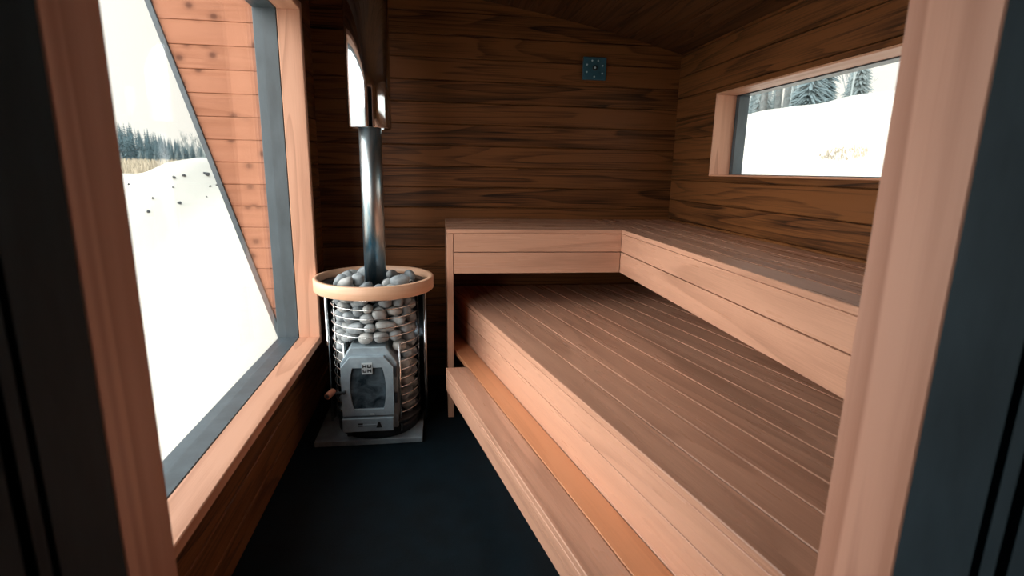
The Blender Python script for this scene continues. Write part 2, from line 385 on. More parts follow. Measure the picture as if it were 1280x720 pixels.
mbk.box(gx + .001, gx + .060, y0, y1, z1 - .006, z1 + .03, along='y'); mbk.box(gx + .001, gx + .060, y0, y1, z0 - .03, z0 + .005, along='y')
fr = mbk.build('window_frame', M['black'], w)
mb = MB(); mb.box(gx + .048, gx + .056, y0 + .011, y1 - .029, z0 + .004, z1 - .005); mb.build('window_pane', M['glass'], fr)

# ------------------------------------------------------------------ benches
ZT, ZG, ZB = 1.0864, .9613, .844
XP, YP, XU = .0484, 2.8559, 1.0227
# upper bench along the back wall
t = tag(empty('upper_bench', (.5, 3.2, 0)), 'shorter reddish wooden upper bench against the back wall, right of the stove', 'bench')
mb = MB(); nb = 5; dw = (YB - .004 - YP) / nb
for i in range(nb): mb.board((XP, YP + i * dw + (.0008 if i else 0), ZT - .022), X, Y, Z, XU - XP - .001, dw - .0016, .022, ch=.0018)
mb.build('seat', M['bench'], t)
mb = MB(); mb.board((XP + .036, YP + .002, ZG + .002), X, Z, Y, XU - XP - .038, ZT - .0235 - ZG - .002, .026, ch=.0015, tone=.45); mb.board((XP + .036, YP + .002, ZB), X, Z, Y, XU - XP - .040, ZG - ZB - .002, .026, ch=.0015, tone=.6)
mb.build('front_board', M['bench'], t)
mb = MB(); mb.box(XP, XP + .034, YP, YB - .004, 0, ZT - .0235, ch=.002, along='z', tone=.35); mb.build('end_panel', M['bench'], t)
# upper bench along the right wall
t = tag(empty('upper_bench', (1.3, 2.0, 0)), 'long reddish wooden upper bench under the low window on the right wall', 'bench')
mb = MB(); edges = [XU, 1.138, 1.254, 1.370, 1.486, XR - .004]
for a, b2 in zip(edges, edges[1:]): mb.board((a + (.0010 if a > XU else 0), YF + .004, ZT - .022), Y, X, Z, YB - YF - .008, b2 - a - .0020, .022, ch=.0022)
mb.build('seat', M['bench'], t)
mb = MB(); mb.board((XU + .001, YF + .004, ZG + .002), Y, Z, X, YB - YF - .008, ZT - .0235 - ZG - .002, .026, ch=.0015, tone=.35); mb.board((XU + .001, YF + .004, ZB), Y, Z, X, YB - YF - .008, ZG - ZB - .002, .026, ch=.0015, tone=.5)
mb.build('front_board', M['bench'], t)
for yy in (.9, 2.0, 3.1):
    mb = MB(); mb.box(XU + .028, XR - .004, yy, yy + .045, ZT - .095, ZT - .024, along='x'); mb.build('bearer', M['bench'], t)
# lower platform and step: boards run at an angle, the aisle widens towards the door
ANG = R(12.4955); D = Vector((-math.sin(ANG), math.cos(ANG), 0)); N = Vector((math.cos(ANG), math.sin(ANG), 0)); CA = math.cos(ANG)
ZP, ZS = .6377, .3878
def skew(mb, x0, x1, z0, z1, ch=.002, tone=None, s0=-2.75, s1=.85, gap=.001):
    """board between the lines that cross y=YP at x0 and x1 (measured along X)."""
    o = Vector((x0, YP, z0)) + D * s0 + N * gap
    mb.board(o, D, N, Z, s1 - s0, (x1 - x0) * CA - 2 * gap, z1 - z0, ch=ch, tone=tone)
def skew_face(mb, x0, th, z0, z1, tone=None, s0=-2.75, s1=.85, ch=.0015):
    o = Vector((x0, YP, z0)) + D * s0
    mb.board(o, D, Z, N, s1 - s0, z1 - z0, th, ch=ch, tone=tone)
def trim(mb):
    mb.clip((0, YF + .004, 0), (0, -1, 0)); mb.clip((0, YB - .004, 0), (0, 1, 0)); mb.clip((XR - .004, 0, 0), (1, 0, 0)); mb.clip((XP + .036, 0, 0), (-1, 0, 0)); return mb
t = tag(empty('lower_bench', (.8, 2.0, 0)), 'wide lower wooden platform bench of long angled boards, between step and upper bench', 'bench')
mb = MB(); ps = [.2066, .3316, .4597, .5859, .7106, .8368, .9673, 1.0958, 1.2242, 1.351, 1.478, 1.605, 1.732, 1.859, 1.986]
tones = [.85, .98, .95, .90, .85, .75, .75, .9, .8, .8, .7, .7, .7, .7]
for i, (a, b2) in enumerate(zip(ps, ps[1:])): skew(mb, a, b2, ZP - .024, ZP, ch=.0028, tone=tones[i], gap=.0014)
trim(mb).build('deck', M['bench'], t)
mb = MB(); skew_face(mb, .2075, .026, .5165, ZP - .0248, tone=.18); skew_face(mb, .2075, .026, ZS + .002, .5135, tone=.30); skew_face(mb, .2085, .025, .0, ZS + .0005, tone=.6); trim(mb).build('riser', M['bench'], t)
t = tag(empty('bench_step', (.25, 1.6, 0)), 'low two-board wooden step in front of the lower bench, beside the dark floor', 'step')
mb = MB(); skew(mb, -.015, .1010, ZS - .024, ZS, tone=.62); mb.clip((0, 2.635, 0), (0, 1, 0)); mb.clip((0, YF + .004, 0), (0, -1, 0))
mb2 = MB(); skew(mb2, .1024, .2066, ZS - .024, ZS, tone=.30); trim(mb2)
mb.build('tread', M['bench'], t); mb2.build('tread', M['bench_glow'], t)
mb = MB(); skew_face(mb, -.0142, .026, .2661, ZS - .0248, tone=.30); mb.clip((0, 2.634, 0), (0, 1, 0)); mb.clip((0, YF + .004, 0), (0, -1, 0)); mb.build('front_board', M['bench'], t)
for s in (-.45, -1.2, -1.95):
    o = Vector((.166, YP, 0)) + D * s; mb = MB(); mb.board(o, Z, N, D, ZS - .026, .038, .04, ch=.001); mb.build('support', M['bench'], t)

# ------------------------------------------------------------------ wood-burning stove
CX, CY = -.33, 2.80
def arc(r, z, a0, a1, n): return [(CX + r * math.cos(a0 + (a1 - a0) * k / n), CY + r * math.sin(a0 + (a1 - a0) * k / n), z) for k in range(n + 1)]
st = tag(empty('sauna_stove', (CX, CY, 0)), 'round wood-burning sauna stove with wire stone cage and wooden ring, left of the benches', 'stove')
mb = MB(); mb.box(-.635, -.091, 2.578, 3.12, .001, .030, ch=.0); mb.build('base_plate', M['plate'], st, bevel=.003)
# heat shield: polished part cylinder open to the front
mb = MB(); mb.lathe((CX, CY, 0), [(.255, .031), (.259, .031), (.259, .79), (.255, .79)], R(-4), R(176), 56, closed=True)
sh = mb.build('heat_shield', M['shield'], st)
for a in (-4, 176):
    px, py = CX + .257 * math.cos(R(a)), CY + .257 * math.sin(R(a))
    mb = MB(); mb.tube([(px, py, .031), (px, py, .79)], .0085, 14); mb.build('edge_rod', M['mirror'], sh)
# wooden ring on top
mb = MB(); mb.lathe((CX, CY, 0), [(.283, .785), (.301, .785), (.305, .789), (.305, .846), (.301, .850), (.283, .850)], 0, 2 * PI, 96, closed=True); mb.build('wooden_ring', M['ring'], st)
# dark annular cover with a raised wire rim round the opening
mb = MB(); mb.lathe((CX, CY, 0), [(.205, .806), (.281, .806), (.281, .812), (.205, .812)], 0, 2 * PI, 72, closed=True); cv = mb.build('cover_plate', M['cast_dark'], st)
mb = MB()
for rr, zz in ((.206, .817), (.192, .822)): mb.tube(arc(rr, zz, 0, 2 * PI, 72), .0035, 6, cap=False)
mb.build('rim_wire', M['cast_dark'], cv)
# stone cage: horizontal hoops and uprights
cage_r = .222
zs = [.765 - .047 * k for k in range(14)]
aL, aR = R(172), R(368)
for k, z in enumerate(zs):
    if z > .535:
        mb = MB(); mb.tube(arc(cage_r, z, R(172), R(368), 56), .0029, 8); mb.build('cage_wire', M['wire'], st)
    else:
        for a0, a1 in ((172, 229), (306, 368)):
            mb = MB(); mb.tube(arc(cage_r, z, R(a0), R(a1), 18), .0029, 8); mb.build('cage_wire', M['wire'], st)
for a in (174, 229, 306, 366):
    p = (CX + (cage_r - .001) * math.cos(R(a)), CY + (cage_r - .001) * math.sin(R(a)))
    mb = MB(); mb.tube([(p[0], p[1], .05), (p[0], p[1], .537 if a in (229, 306) else .80)], .0045, 8); mb.build('cage_upright', M['wire'], st)
# inner casing the stones lean on, and the cage floor
mb = MB(); mb.lathe((CX, CY, 0), [(.0, .03), (.085, .03), (.060, .79), (.0, .79)], 0, 2 * PI, 40); mb.build('smoke_casing', M['cast_dark'], st)
mb = MB(); mb.lathe((CX, CY, 0), [(.0, .095), (.226, .095), (.226, .117), (.0, .117)], 0, 2 * PI, 48); mb.lathe((CX, CY, 0), [(.2, .031), (.215, .031), (.215, .0945), (.2, .0945)], 0, 2 * PI, 48, closed=True); mb.build('cage_floor', M['cast_dark'], st)
# firebox
def octo(x0, x1, z0, z1, cl, cr, cz): return [(x0, z0), (x1, z0), (x1, z1 - cz), (x1 - cr, z1), (x0 + cl, z1), (x0, z1 - cz)]
mb = MB(); mb.prism(octo(-.490, -.213, .086, .526, .052, .052, .085), 'y', 2.592, 2.775); fb = mb.build('firebox', M['cast'], st, bevel=.004)
mb = MB(); mb.prism(octo(-.478, -.225, .031, .085, .0, .0, .0)[0:3] + [(-.478, .085)], 'y', 2.625, 2.77); mb.build('foot', M['cast_dark'], fb)
# door: frame with a barrel-shaped opening
def barrel(cx, zt, zb, hw_t, hw_m, n=8):
    pts = []
    for i in range(n + 1):
        s = i / n; z = zb + (zt - zb) * s; hw = hw_t + (hw_m - hw_t) * math.sin(PI * s) ** .8; pts.append((cx + hw, z))
    for i in range(n + 1):
        s = 1 - i / n; z = zb + (zt - zb) * s; hw = hw_t + (hw_m - hw_t) * math.sin(PI * s) ** .8; pts.append((cx - hw, z))
    return pts
def frame_plate(mb, outer, inner, ylo, yhi):
    import mathutils
    a = [mathutils.Vector((p[0], p[1], 0)) for p in outer]; b = [mathutils.Vector((p[0], p[1], 0)) for p in inner]
    tris = mathutils.geometry.tessellate_polygon([a, list(reversed(b))]); allp = outer + list(reversed(inner))
    v0 = [mb.bm.verts.new((p[0], ylo, p[1])) for p in allp]; v1 = [mb.bm.verts.new((p[0], yhi, p[1])) for p in allp]
    for tr in tris: mb.face([v0[i] for i in tr]); mb.face([v1[i] for i in reversed(tr)])
    n = len(outer)
    for lo, cnt in ((0, n), (n, len(inner))):
        for i in range(cnt): j = (i + 1) % cnt; mb.face([v0[lo + i], v0[lo + j], v1[lo + j], v1[lo + i]])
outer = octo(-.484, -.229, .172, .484, .045, .045, .055); inner = barrel(-.355, .428, .205, .073, .088)
mb = MB(); frame_plate(mb, outer, inner, 2.562, 2.5915); dr = mb.build('stove_door', M['cast'], st, bevel=.0035)
mb = MB(); mb.prism(barrel(-.355, .432, .201, .077, .092), 'y', 2.578, 2.588); mb.build('door_glass', M['soot_glass'], dr)
mb = MB()
for z in (.425, .285):
    mb = MB(); mb.box(-.226, -.213, 2.572, 2.5905, z - .055, z, along='z', ch=.003); mb.build('hinge', M['cast_dark'], dr)
# maker's plate with its two rows of block letters, straddling the top edge of the glass
mb = MB(); mb.box(-.3815, -.3305, 2.5585, 2.5795, .396, .4545, ch=.001); bd = mb.build('badge', M['badge'], dr)
mb = MB()
def letters(glyph, x, z, wd, ht, st_=.0052):
    y0_, y1_ = 2.5570, 2.5588
    def bar(a, b2, c, e): mb.box(x + a, x + b2, y0_, y1_, z + c, z + e)
    if glyph in 'HU': bar(0, st_, 0, ht); bar(wd - st_, wd, 0, ht)
    if glyph == 'H': bar(st_, wd - st_, ht / 2 - st_ / 2, ht / 2 + st_ / 2)
    if glyph == 'U': bar(st_, wd - st_, 0, st_)
    if glyph == 'M':
        bar(0, st_, 0, ht); bar(wd - st_, wd, 0, ht)
        for s in (1, -1):
            xa = x + (st_ if s > 0 else wd - st_); xm = x + wd / 2
            mb.prism([(xa, z + ht), (xa, z + ht - st_ * 1.3), (xm, z + ht * .30), (xm, z + ht * .30 + st_ * 1.3)], 'y', y0_, y1_)
letters('H', -.3765, .4295, .0185, .0165); letters('U', -.3535, .4295, .0185, .0165); letters('U', -.3765, .4060, .0185, .0165); letters('M', -.3535, .4060, .0185, .0165)
mb.build('lettering', M['letter'], bd)
# door handle: bolt, bent bar and turned wooden grip
mb = MB(); mb.tube([(-.470, 2.563, .306), (-.470, 2.545, .306)], .0085, 14); mb.tube([(-.470, 2.551, .306), (-.505, 2.540, .310), (-.535, 2.520, .314)], .0065, 10); hd = mb.build('door_handle', M['cast_dark'], dr)
mb = MB(); mb.tube([(-.520, 2.548, .3175), (-.5235, 2.538, .317), (-.536, 2.500, .315), (-.5385, 2.490, .3145)], .0165, 18); mb.build('handle_grip', M['knob'], hd, bevel=.003)
mb = MB(); mb.tube([(-.5385, 2.4895, .3145), (-.5391, 2.4875, .3144)], .0100, 14); mb.build('grip_cap', M['cast_dark'], hd)
mb = MB(); mb.prism([(-.350, .1775), (-.327, .1765), (-.329, .1835), (-.352, .1845)], 'y', 2.559, 2.5625); mb.build('latch_plate', M['badge'], dr)
# ash drawer
mb = MB(); mb.box(-.487, -.234, 2.553, 2.592, .088, .162, ch=.0); aw = mb.build('ash_drawer', M['cast'], st, bevel=.004)
mb = MB(); mb.box(-.410, -.318, 2.5505, 2.5532, .122, .1275); mb.build('air_slide', M['cast'], aw)
mb = MB(); mb.box(-.410, -.386, 2.5515, 2.5531, .118, .136); mb.build('air_vent', M['letter'], aw); mb = MB(); mb.prism([(-.320, .112), (-.292, .112), (-.300, .138), (-.310, .140)], 'y', 2.547, 2.5531); mb.build('slide_tab', M['letter'], aw)

# flue
fx, fy = -.325, CY
fl = tag(empty('flue_pipe', (fx, fy, .79)), 'vertical steel flue pipe with wider polished upper sleeve, rising from the stove', 'flue')
mb = MB(); mb.lathe((fx, fy, 0), [(.0, .792), (.0545, .792), (.0545, 1.72), (.0, 1.72)], 0, 2 * PI, 48); mb.build('lower_pipe', M['pipe'], fl)
mb = MB(); mb.lathe((fx, fy, 0), [(.0985, 1.590), (.1025, 1.587), (.1045, 1.592), (.1045, 2.444), (.0985, 2.444)], 0, 2 * PI, 64, closed=True); sl = mb.build('insulated_sleeve', M['mirror'], fl)
mb = MB(); mb.lathe((fx, fy, 0), [(.0555, 1.606), (.098, 1.606), (.098, 1.612), (.0555, 1.612)], 0, 2 * PI, 48, closed=True); mb.build('end_ring', M['shield'], sl)

# sauna stones: settled positions (variant, x, y, z, rotation) relative to the stove centre
def stone_mesh(k):
    rnd = random.Random(100 + k)
    a = rnd.uniform(.047, .066); b = rnd.uniform(.036, .047); c = rnd.uniform(.029, .039)
    if k >= 7: a, b, c = a * .72, b * .75, c * .8
    off = Vector((k * 7.3, k * 3.1, k * 1.7)); bm = bmesh.new()
    bmesh.ops.create_icosphere(bm, subdivisions=3, radius=1)
    for v in bm.verts:
        n = v.co.normalized(); p = Vector([math.copysign(abs(t) ** .88, t) for t in n])
        s = 1 + .16 * noise.noise(n * 1.1 + off) + .05 * noise.noise(n * 2.6 + off)
        v.co = Vector((p.x * a, p.y * b, p.z * c)) * s * .80
    for f in bm.faces: f.smooth = True
    m = bpy.data.meshes.new('sauna_stone'); bm.to_mesh(m); bm.free(); m.materials.append(M['stone']); return m
stone_meshes = [stone_mesh(k) for k in range(10)]
STONES = [(1, 0.1684, -0.0146, 0.0798, -1.43, -0.09, -0.19), (9, -0.1034, 0.044, 0.0741, 0.53, -0.46, -0.78), (1, 0.0423, -0.1691, 0.5658, 1.7, 0.1, 0.98), (6, -0.1877, -0.0198, 0.0967, 1.58, -0.83, -1.45), (5, 0.157, -0.0892, 0.087, 0.03, 2.66, 1.19), (6, -0.117, -0.1155, 0.5571, -0.09, -0.14, 0.58), (5, 0.1471, 0.051, 0.0777, 0.09, 0.04, -2.46), (6, -0.1479, 0.0286, 0.085, -0.98, 0.06, 1.81), (5, 0.1587, -0.0911, 0.3005, 1.22, 0.54, 1.07), (0, -0.1824, 0.0096, 0.3995, 1.04, 1.16, -2.33), (4, 0.1614, -0.0694, 0.1572, -0.48, 0.41, 1.2), (0, -0.0319, -0.1754, 0.5649, -0.01, 0.12, 2.74), (1, -0.1793, 0.0128, 0.1572, -2.03, -0.81, -1.62), (3, 0.1528, -0.0957, 0.2272, 1.43, 0.23, -1.93), (7, -0.1728, -0.0682, 0.4857, -0.07, -0.79, -1.03), (2, 0.1792, 0.0098, 0.1286, -0.1, 0.58, 1.45), (1, 0.1527, -0.1004, 0.3835, -0.16, 1.37, 1.1), (5, 0.1688, -0.0144, 0.1957, -2.63, 0.18, 0.73), (1, -0.162, -0.0613, 0.546, -2.6, 0.61, 0.8), (4, 0.131, 0.0332, 0.1654, -0.59, 0.08, 0.35), (6, -0.1159, 0.0242, 0.144, -0.47, -0.76, -2.27), (4, 0.1702, -0.0091, 0.2554, 0.33, -2.82, 0.87), (8, -0.1163, -0.019, 0.5637, -2.89, -1.15, -0.56), (3, 0.1531, 0.055, 0.2202, -0.49, 0.38, 0.51), (9, -0.0472, -0.0963, 0.558, 0.56, -0.18, 2.07), (4, -0.1193, 0.0258, 0.2163, -0.17, 0.09, 0.95), (1, -0.1788, -0.0069, 0.483, -1.78, 1.1, 1.42), (5, 0.1524, -0.0656, 0.4594, -2.7, 0.31, -1.15), (4, -0.1263, 0.0427, 0.3895, 1.88, 0.04, 2.45), (6, 0.1083, 0.0164, 0.2863, -2.18, -1.36, -0.51), (1, 0.0034, -0.1188, 0.5761, 0.2, 0.75, 1.19), (5, -0.1771, 0.0171, 0.2614, 0.76, 1.07, 2.18), (0, 0.1774, -0.0297, 0.3263, -0.87, 2.2, -1.32), (4, -0.1174, 0.0185, 0.4614, 0.64, 2.04, 1.8), (4, 0.1259, -0.1143, 0.5054, 0.14, 0.11, 1.51), (4, -0.1572, 0.054, 0.3258, 1.02, 0.08, 1.92), (4, 0.1601, 0.0579, 0.2864, 0.14, 0.26, 2.63), (4, -0.0833, -0.1578, 0.6095, 0.32, 0.28, 2.59), (8, 0.1846, -0.0228, 0.4394, 0.16, -0.67, -2.49), (8, -0.1059, 0.0263, 0.5318, -1.15, -0.16, -1.22), (2, 0.1737, 0.0281, 0.3512, 0.72, 0.17, -2.75), (1, 0.1082, -0.1368, 0.5657, -1.29, -0.25, -1.61), (2, 0.1562, -0.0317, 0.3873, -0.2, -2.73, -1.51), (3, -0.1146, -0.0696, 0.6008, -0.4, 0.09, 0.46), (3, 0.1737, -0.0508, 0.5237, -0.41, 1.02, 0.98), (8, -0.1785, 0.0546, 0.4718, 1.32, 0.09, -1.88), (6, 0.1611, 0.0479, 0.3958, 0.12, -0.3, -0.54), (2, -0.0482, -0.0999, 0.6156, 0.14, -1.15, 0.51), (1, 0.1255, 0.0144, 0.4344, -1.86, -0.36, 0.1), (2, -0.1747, 0.0184, 0.5395, -0.77, 0.11, -0.29), (5, 0.0682, -0.0905, 0.5893, 0.35, 0.47, 0.98), (5, 0.1599, 0.0145, 0.4916, 0.23, -0.12, -2.88), (4, -0.1055, -0.1255, 0.6575, 0.08, 0.37, 1.01), (2, 0.1556, -0.0904, 0.5903, 0.02, -0.02, 0.96), (0, -0.1745, -0.025, 0.5932, 0.42, -0.55, -2.03), (2, 0.0958, 0.0559, 0.4714, 1.28, -0.44, 2.87), (9, -0.0102, -0.1887, 0.6182, 3.03, -0.21, -0.2), (6, 0.1159, -0.0393, 0.5376, -0.12, 1.29, 2.81), (5, -0.161, -0.0735, 0.653, -0.26, 0.05, 1.62), (5, 0.0646, -0.1722, 0.623, -0.37, 0.22, 0.42), (4, -0.1562, 0.0496, 0.5822, -0.73, 0.06, -0.57), (6, 0.1615, 0.0325, 0.5599, -1.21, 2.77, 0.27), (8, 0.0509, -0.0948, 0.6531, -0.76, -0.1, 1.56), (1, 0.1133, -0.0485, 0.6281, 0.52, 0.01, 2.8), (0, -0.1743, 0.0078, 0.6431, -0.43, 0.5, 0.81), (2, -0.0227, -0.1752, 0.6625, -0.15, 0.49, 1.45), (6, -0.1147, 0.0508, 0.6326, 0.72, 0.33, 2.67), (7, 0.1825, -0.0136, 0.567, -0.47, 0.25, 0.17), (0, -0.1095, -0.0251, 0.6439, 1.84, -0.23, -1.24), (1, 0.1186, -0.1176, 0.633, 1.93, 0.2, 2.43), (3, -0.1668, -0.0028, 0.711, 0.12, 0.59, 0.74), (5, 0.113, 0.0173, 0.6058, 0.44, -0.31, 2.15), (5, -0.0578, -0.1507, 0.6978, -0.57, 0.29, 1.16), (1, 0.1575, -0.0887, 0.68, 1.66, 0.59, 1.43), (0, -0.1437, -0.1046, 0.7096, 0.35, 0.1, 1.79), (0, 0.0358, -0.1748, 0.6888, 1.11, -0.67, -2.32), (0, -0.1047, 0.0325, 0.7088, 0.47, 1.15, 1.05), (5, 0.1822, -0.0156, 0.628, 1.19, 0.51, 1.51), (2, -0.0772, -0.0746, 0.691, 1.31, -0.02, -0.47), (6, 0.0998, -0.1338, 0.6895, 0.31, 0.26, 2.14), (3, -0.1233, -0.0444, 0.7431, -0.55, -0.17, -2.68), (4, 0.1499, 0.0318, 0.656, -0.57, 0.38, 0.97), (6, 0.0162, -0.1162, 0.6946, 0.97, 2.67, 0.63), (6, 0.0916, -0.0675, 0.6978, 0.64, -0.7, -2.23), (6, -0.071, -0.0991, 0.7402, -0.32, 0.4, -2.93), (1, 0.0669, -0.1574, 0.7437, 0.66, 0.45, 1.44), (3, -0.1592, 0.0019, 0.7763, 1.4, 0.55, 0.19), (3, 0.159, -0.0236, 0.7068, 0.73, -0.12, 3.1), (9, -0.0164, -0.1841, 0.7166, 0.91, -0.07, -1.73), (5, -0.153, 0.1017, 0.7739, -0.22, -0.54, -2.14), (7, 0.1279, -0.1328, 0.7391, 0.5, 0.72, -1.42), (0, -0.0482, -0.17, 0.7598, 0.23, 0.07, 2.44), (2, 0.1674, 0.0505, 0.7079, 0.21, -0.12, -2.34), (6, -0.0829, 0.1443, 0.7548, -0.06, 0.18, 1.87), (0, 0.0132, -0.1152, 0.7614, -0.16, -0.48, -0.25), (6, -0.1284, -0.1193, 0.7649, -2.91, 0.17, -1.02), (3, 0.1436, -0.0729, 0.7465, -1.12, -3, -0.46), (9, -0.0774, -0.1094, 0.7918, -3.03, 0.81, -0.04), (5, 0.1521, 0.057, 0.7637, -1.62, -0.04, 0.37), (4, -0.0462, 0.1567, 0.8107, 1.5, -0.37, 2.06), (1, 0.0931, -0.1394, 0.7982, 0.76, -0.23, -1.18), (2, 0.0945, 0.1545, 0.7407, 0.31, -1.13, 2.36), (2, -0.1037, -0.0461, 0.8008, -0.31, 0.4, -2.91), (6, 0.165, -0.0088, 0.7545, 0.49, -0.04, 3.1), (0, -0.0086, 0.1825, 0.7637, -2.73, -1.18, 0.1), (3, -0.0247, -0.1275, 0.8113, -0.32, 0.09, 1.35), (5, 0.1217, 0.1087, 0.7685, -0.33, 0.09, 0.58), (3, -0.1023, 0.0528, 0.7802, -0.35, -0.76, -1.77), (9, 0.1454, -0.1143, 0.7863, -3, 0.16, -1.22), (5, 0.0378, 0.1221, 0.7737, 0.47, 0.35, -1.89), (8, -0.0957, -0.1587, 0.7996, -0.76, 2.22, -1.29), (3, 0.123, 0.0003, 0.8093, -1.38, 0.09, -2.36), (3, -0.1203, 0.1348, 0.8192, -1.18, -0.69, -2.4), (5, 0.0263, -0.169, 0.7963, -0.65, 0.48, -2.23), (3, 0.0871, 0.1349, 0.8186, 0.8, 0.41, 1.04), (3, -0.1656, -0.0606, 0.8223, 1.01, 2.18, -0.48), (2, 0.1663, -0.0545, 0.8005, 0.01, -0.07, 2.81), (0, 0.0259, 0.1734, 0.8259, -0.56, 0.28, 0.71), (0, -0.0733, -0.0866, 0.8474, -0.97, -0.25, 2.18), (2, 0.1493, 0.0914, 0.8157, -0.12, 0.01, -2.42), (0, -0.1533, 0.0529, 0.8316, -0.65, 0.34, -2.73), (6, 0.0772, -0.0724, 0.8013, -1.12, 1.16, 0.86), (8, 0.0105, 0.104, 0.8199, 1.8, 2.39, -0.22), (3, -0.1275, -0.1266, 0.8325, 0.1, -0.7, -0.73), (9, 0.1874, -0.0012, 0.8015, 0.47, 0.67, 1.65), (1, -0.0618, 0.1046, 0.8473, 0.53, 0.25, 3.02), (4, 0.1384, -0.0979, 0.841, 0.15, -0.1, 0.42), (2, 0.1805, 0.0376, 0.841, -1.03, -0.36, -1.43), (8, -0.0577, 0.0874, 0.7926, -1.9, 0.19, -0.57)]
for (k, x, y, z, a, b2, c) in STONES:
    o = bpy.data.objects.new('sauna_stone', stone_meshes[k]); COL.objects.link(o)
    o.location = (CX + x, CY + y, z); o.rotation_euler = (a, b2, c)
    if z > .79: tag(o, 'smooth grey sauna stone heaped on top of the stove inside the wooden ring', 'stone', 'stones heaped on top of the stove')
    else: tag(o, 'smooth grey rounded sauna stone packed behind the wires of the stove cage', 'stone', 'stones packed in the stove cage')

# square dial on the back wall
dl = tag(empty('wall_dial', (.995, YB, 2.04)), 'small square teal dial with pale dots, high on the back wall', 'dial')
mb = MB(); mb.box(.920, 1.071, YB - .022, YB - .0005, 1.970, 2.106, ch=0); mb.build('face_plate', M['dial'], dl, bevel=.004)
for (u, v) in ((.27, .80), (.53, .80), (.05, .62), (.735, .60), (.05, .31), (.735, .27), (.385, .12)):
    px, pz = .9365 + u * .151 * .98, 1.972 + v * .150 * .93
    mb = MB(); mb.tube([(px, YB - .0225, pz), (px, YB - .0245, pz)], .0055, 12); mb.build('dial_dot', M['dial_dot'], dl)
mb = MB(); mb.tube([(.9945, YB - .0222, 2.040), (.9945, YB - .036, 2.040)], .016, 24); hb = mb.build('knob', M['dial_hub'], dl, bevel=.003)
mb = MB(); mb.tube([(.9925, YB - .0361, 2.040), (.9925, YB - .038, 2.040)], .0065, 16); mb.build('knob_cap', M['dial_dot'], hb)

# ------------------------------------------------------------------ outside
# clad wing wall beyond the picture window, its free edge slanting outwards to the top
mb = MB(); zz = PITCH * -3 - .007
while zz < 2.62:
    mb.board((-1.75, 3.46, zz + .001), X, Z, Y, 1.02, PITCH - .002, .02, ch=.003); zz += PITCH
mb.box(-1.75, -.73, 3.481, 3.56, -.38, 2.6)
slope = (-1.557 + .998) / (2.284 - .321)          # dx per dz of the slanted edge
edge_x = lambda z: -.998 + slope * (z - .321)
nrm = Vector((-1, 0, slope)).normalized()
mb.clip((edge_x(0), 0, 0), nrm); struct(mb.build('wall_wing', M['cedar']))
mb = MB(); L = Vector((slope, 0, 1)).normalized(); Wn = Vector((-L.z, 0, L.x))
mb.board(Vector((edge_x(-.4), 3.445, -.4)), L, Wn, Y, 3.15, .030, .12, ch=.002); struct(mb.build('trim_1', M['black']))

def smooth(a, b, x): t = max(0, min(1, (x - a) / (b - a))); return t * t * (3 - 2 * t)
def crest(x): return 1.22 + .27 * math.exp(-((x + 3.22) / .42) ** 2) - .10 * math.exp(-((x + 2.6) / .35) ** 2) + .06 * math.exp(-((x + 4.6) / .6) ** 2)
def ground_z(x, y):
    n = .05 * noise.noise(Vector((x * .9, y * .9, 0))) + .10 * noise.noise(Vector((x * .25, y * .25, 3)))
    z = -.45
    if x < 1.5:
        f = smooth(2.2, 8.0, y) if y < 8 else 1 - .22 * smooth(8, 12, y) + (.0)
        side = smooth(1.5, -1.6, x)
        far = smooth(11, 45, y) * .55
        z += (crest(x) + .45) * f * side + far * side
        n *= .6 if y < 20 else .3
    else:
        k = smooth(2.0, 8.0, x)
        z += k * (3.32 + .08 * noise.noise(Vector((x * .1, y * .35, 9))))
        n *= 1.2 * k
    if -1.6 < x < 2.2 and y < 4.2: n = 0
    return z + n
xs = [-95, -80, -70, -60, -52, -46, -40, -35, -30, -26, -22, -19, -16, -14, -12, -10.5, -9, -8, -7] + [-6.4 + .2 * i for i in range(73)] + [8.5 + .6 * i for i in range(14)] + [18, 20, 23, 27, 32, 40]
ys = [-12, -8, -5, -3, -1.5, 0] + [1 + .2 * i for i in range(71)] + [15.6, 16.3, 17, 18, 19, 20.5, 22, 24, 26, 29, 32, 36, 40, 45, 50, 56, 63, 70, 80, 95, 115, 140]
mb = MB(); G = [[mb.bm.verts.new((x, y, ground_z(x, y))) for x in xs] for y in ys]
for j in range(len(ys) - 1):
    for i in range(len(xs) - 1): mb.face([G[j][i], G[j][i + 1], G[j + 1][i + 1], G[j + 1][i]], smooth=True)
struct(mb.build('ground', M['snow']))

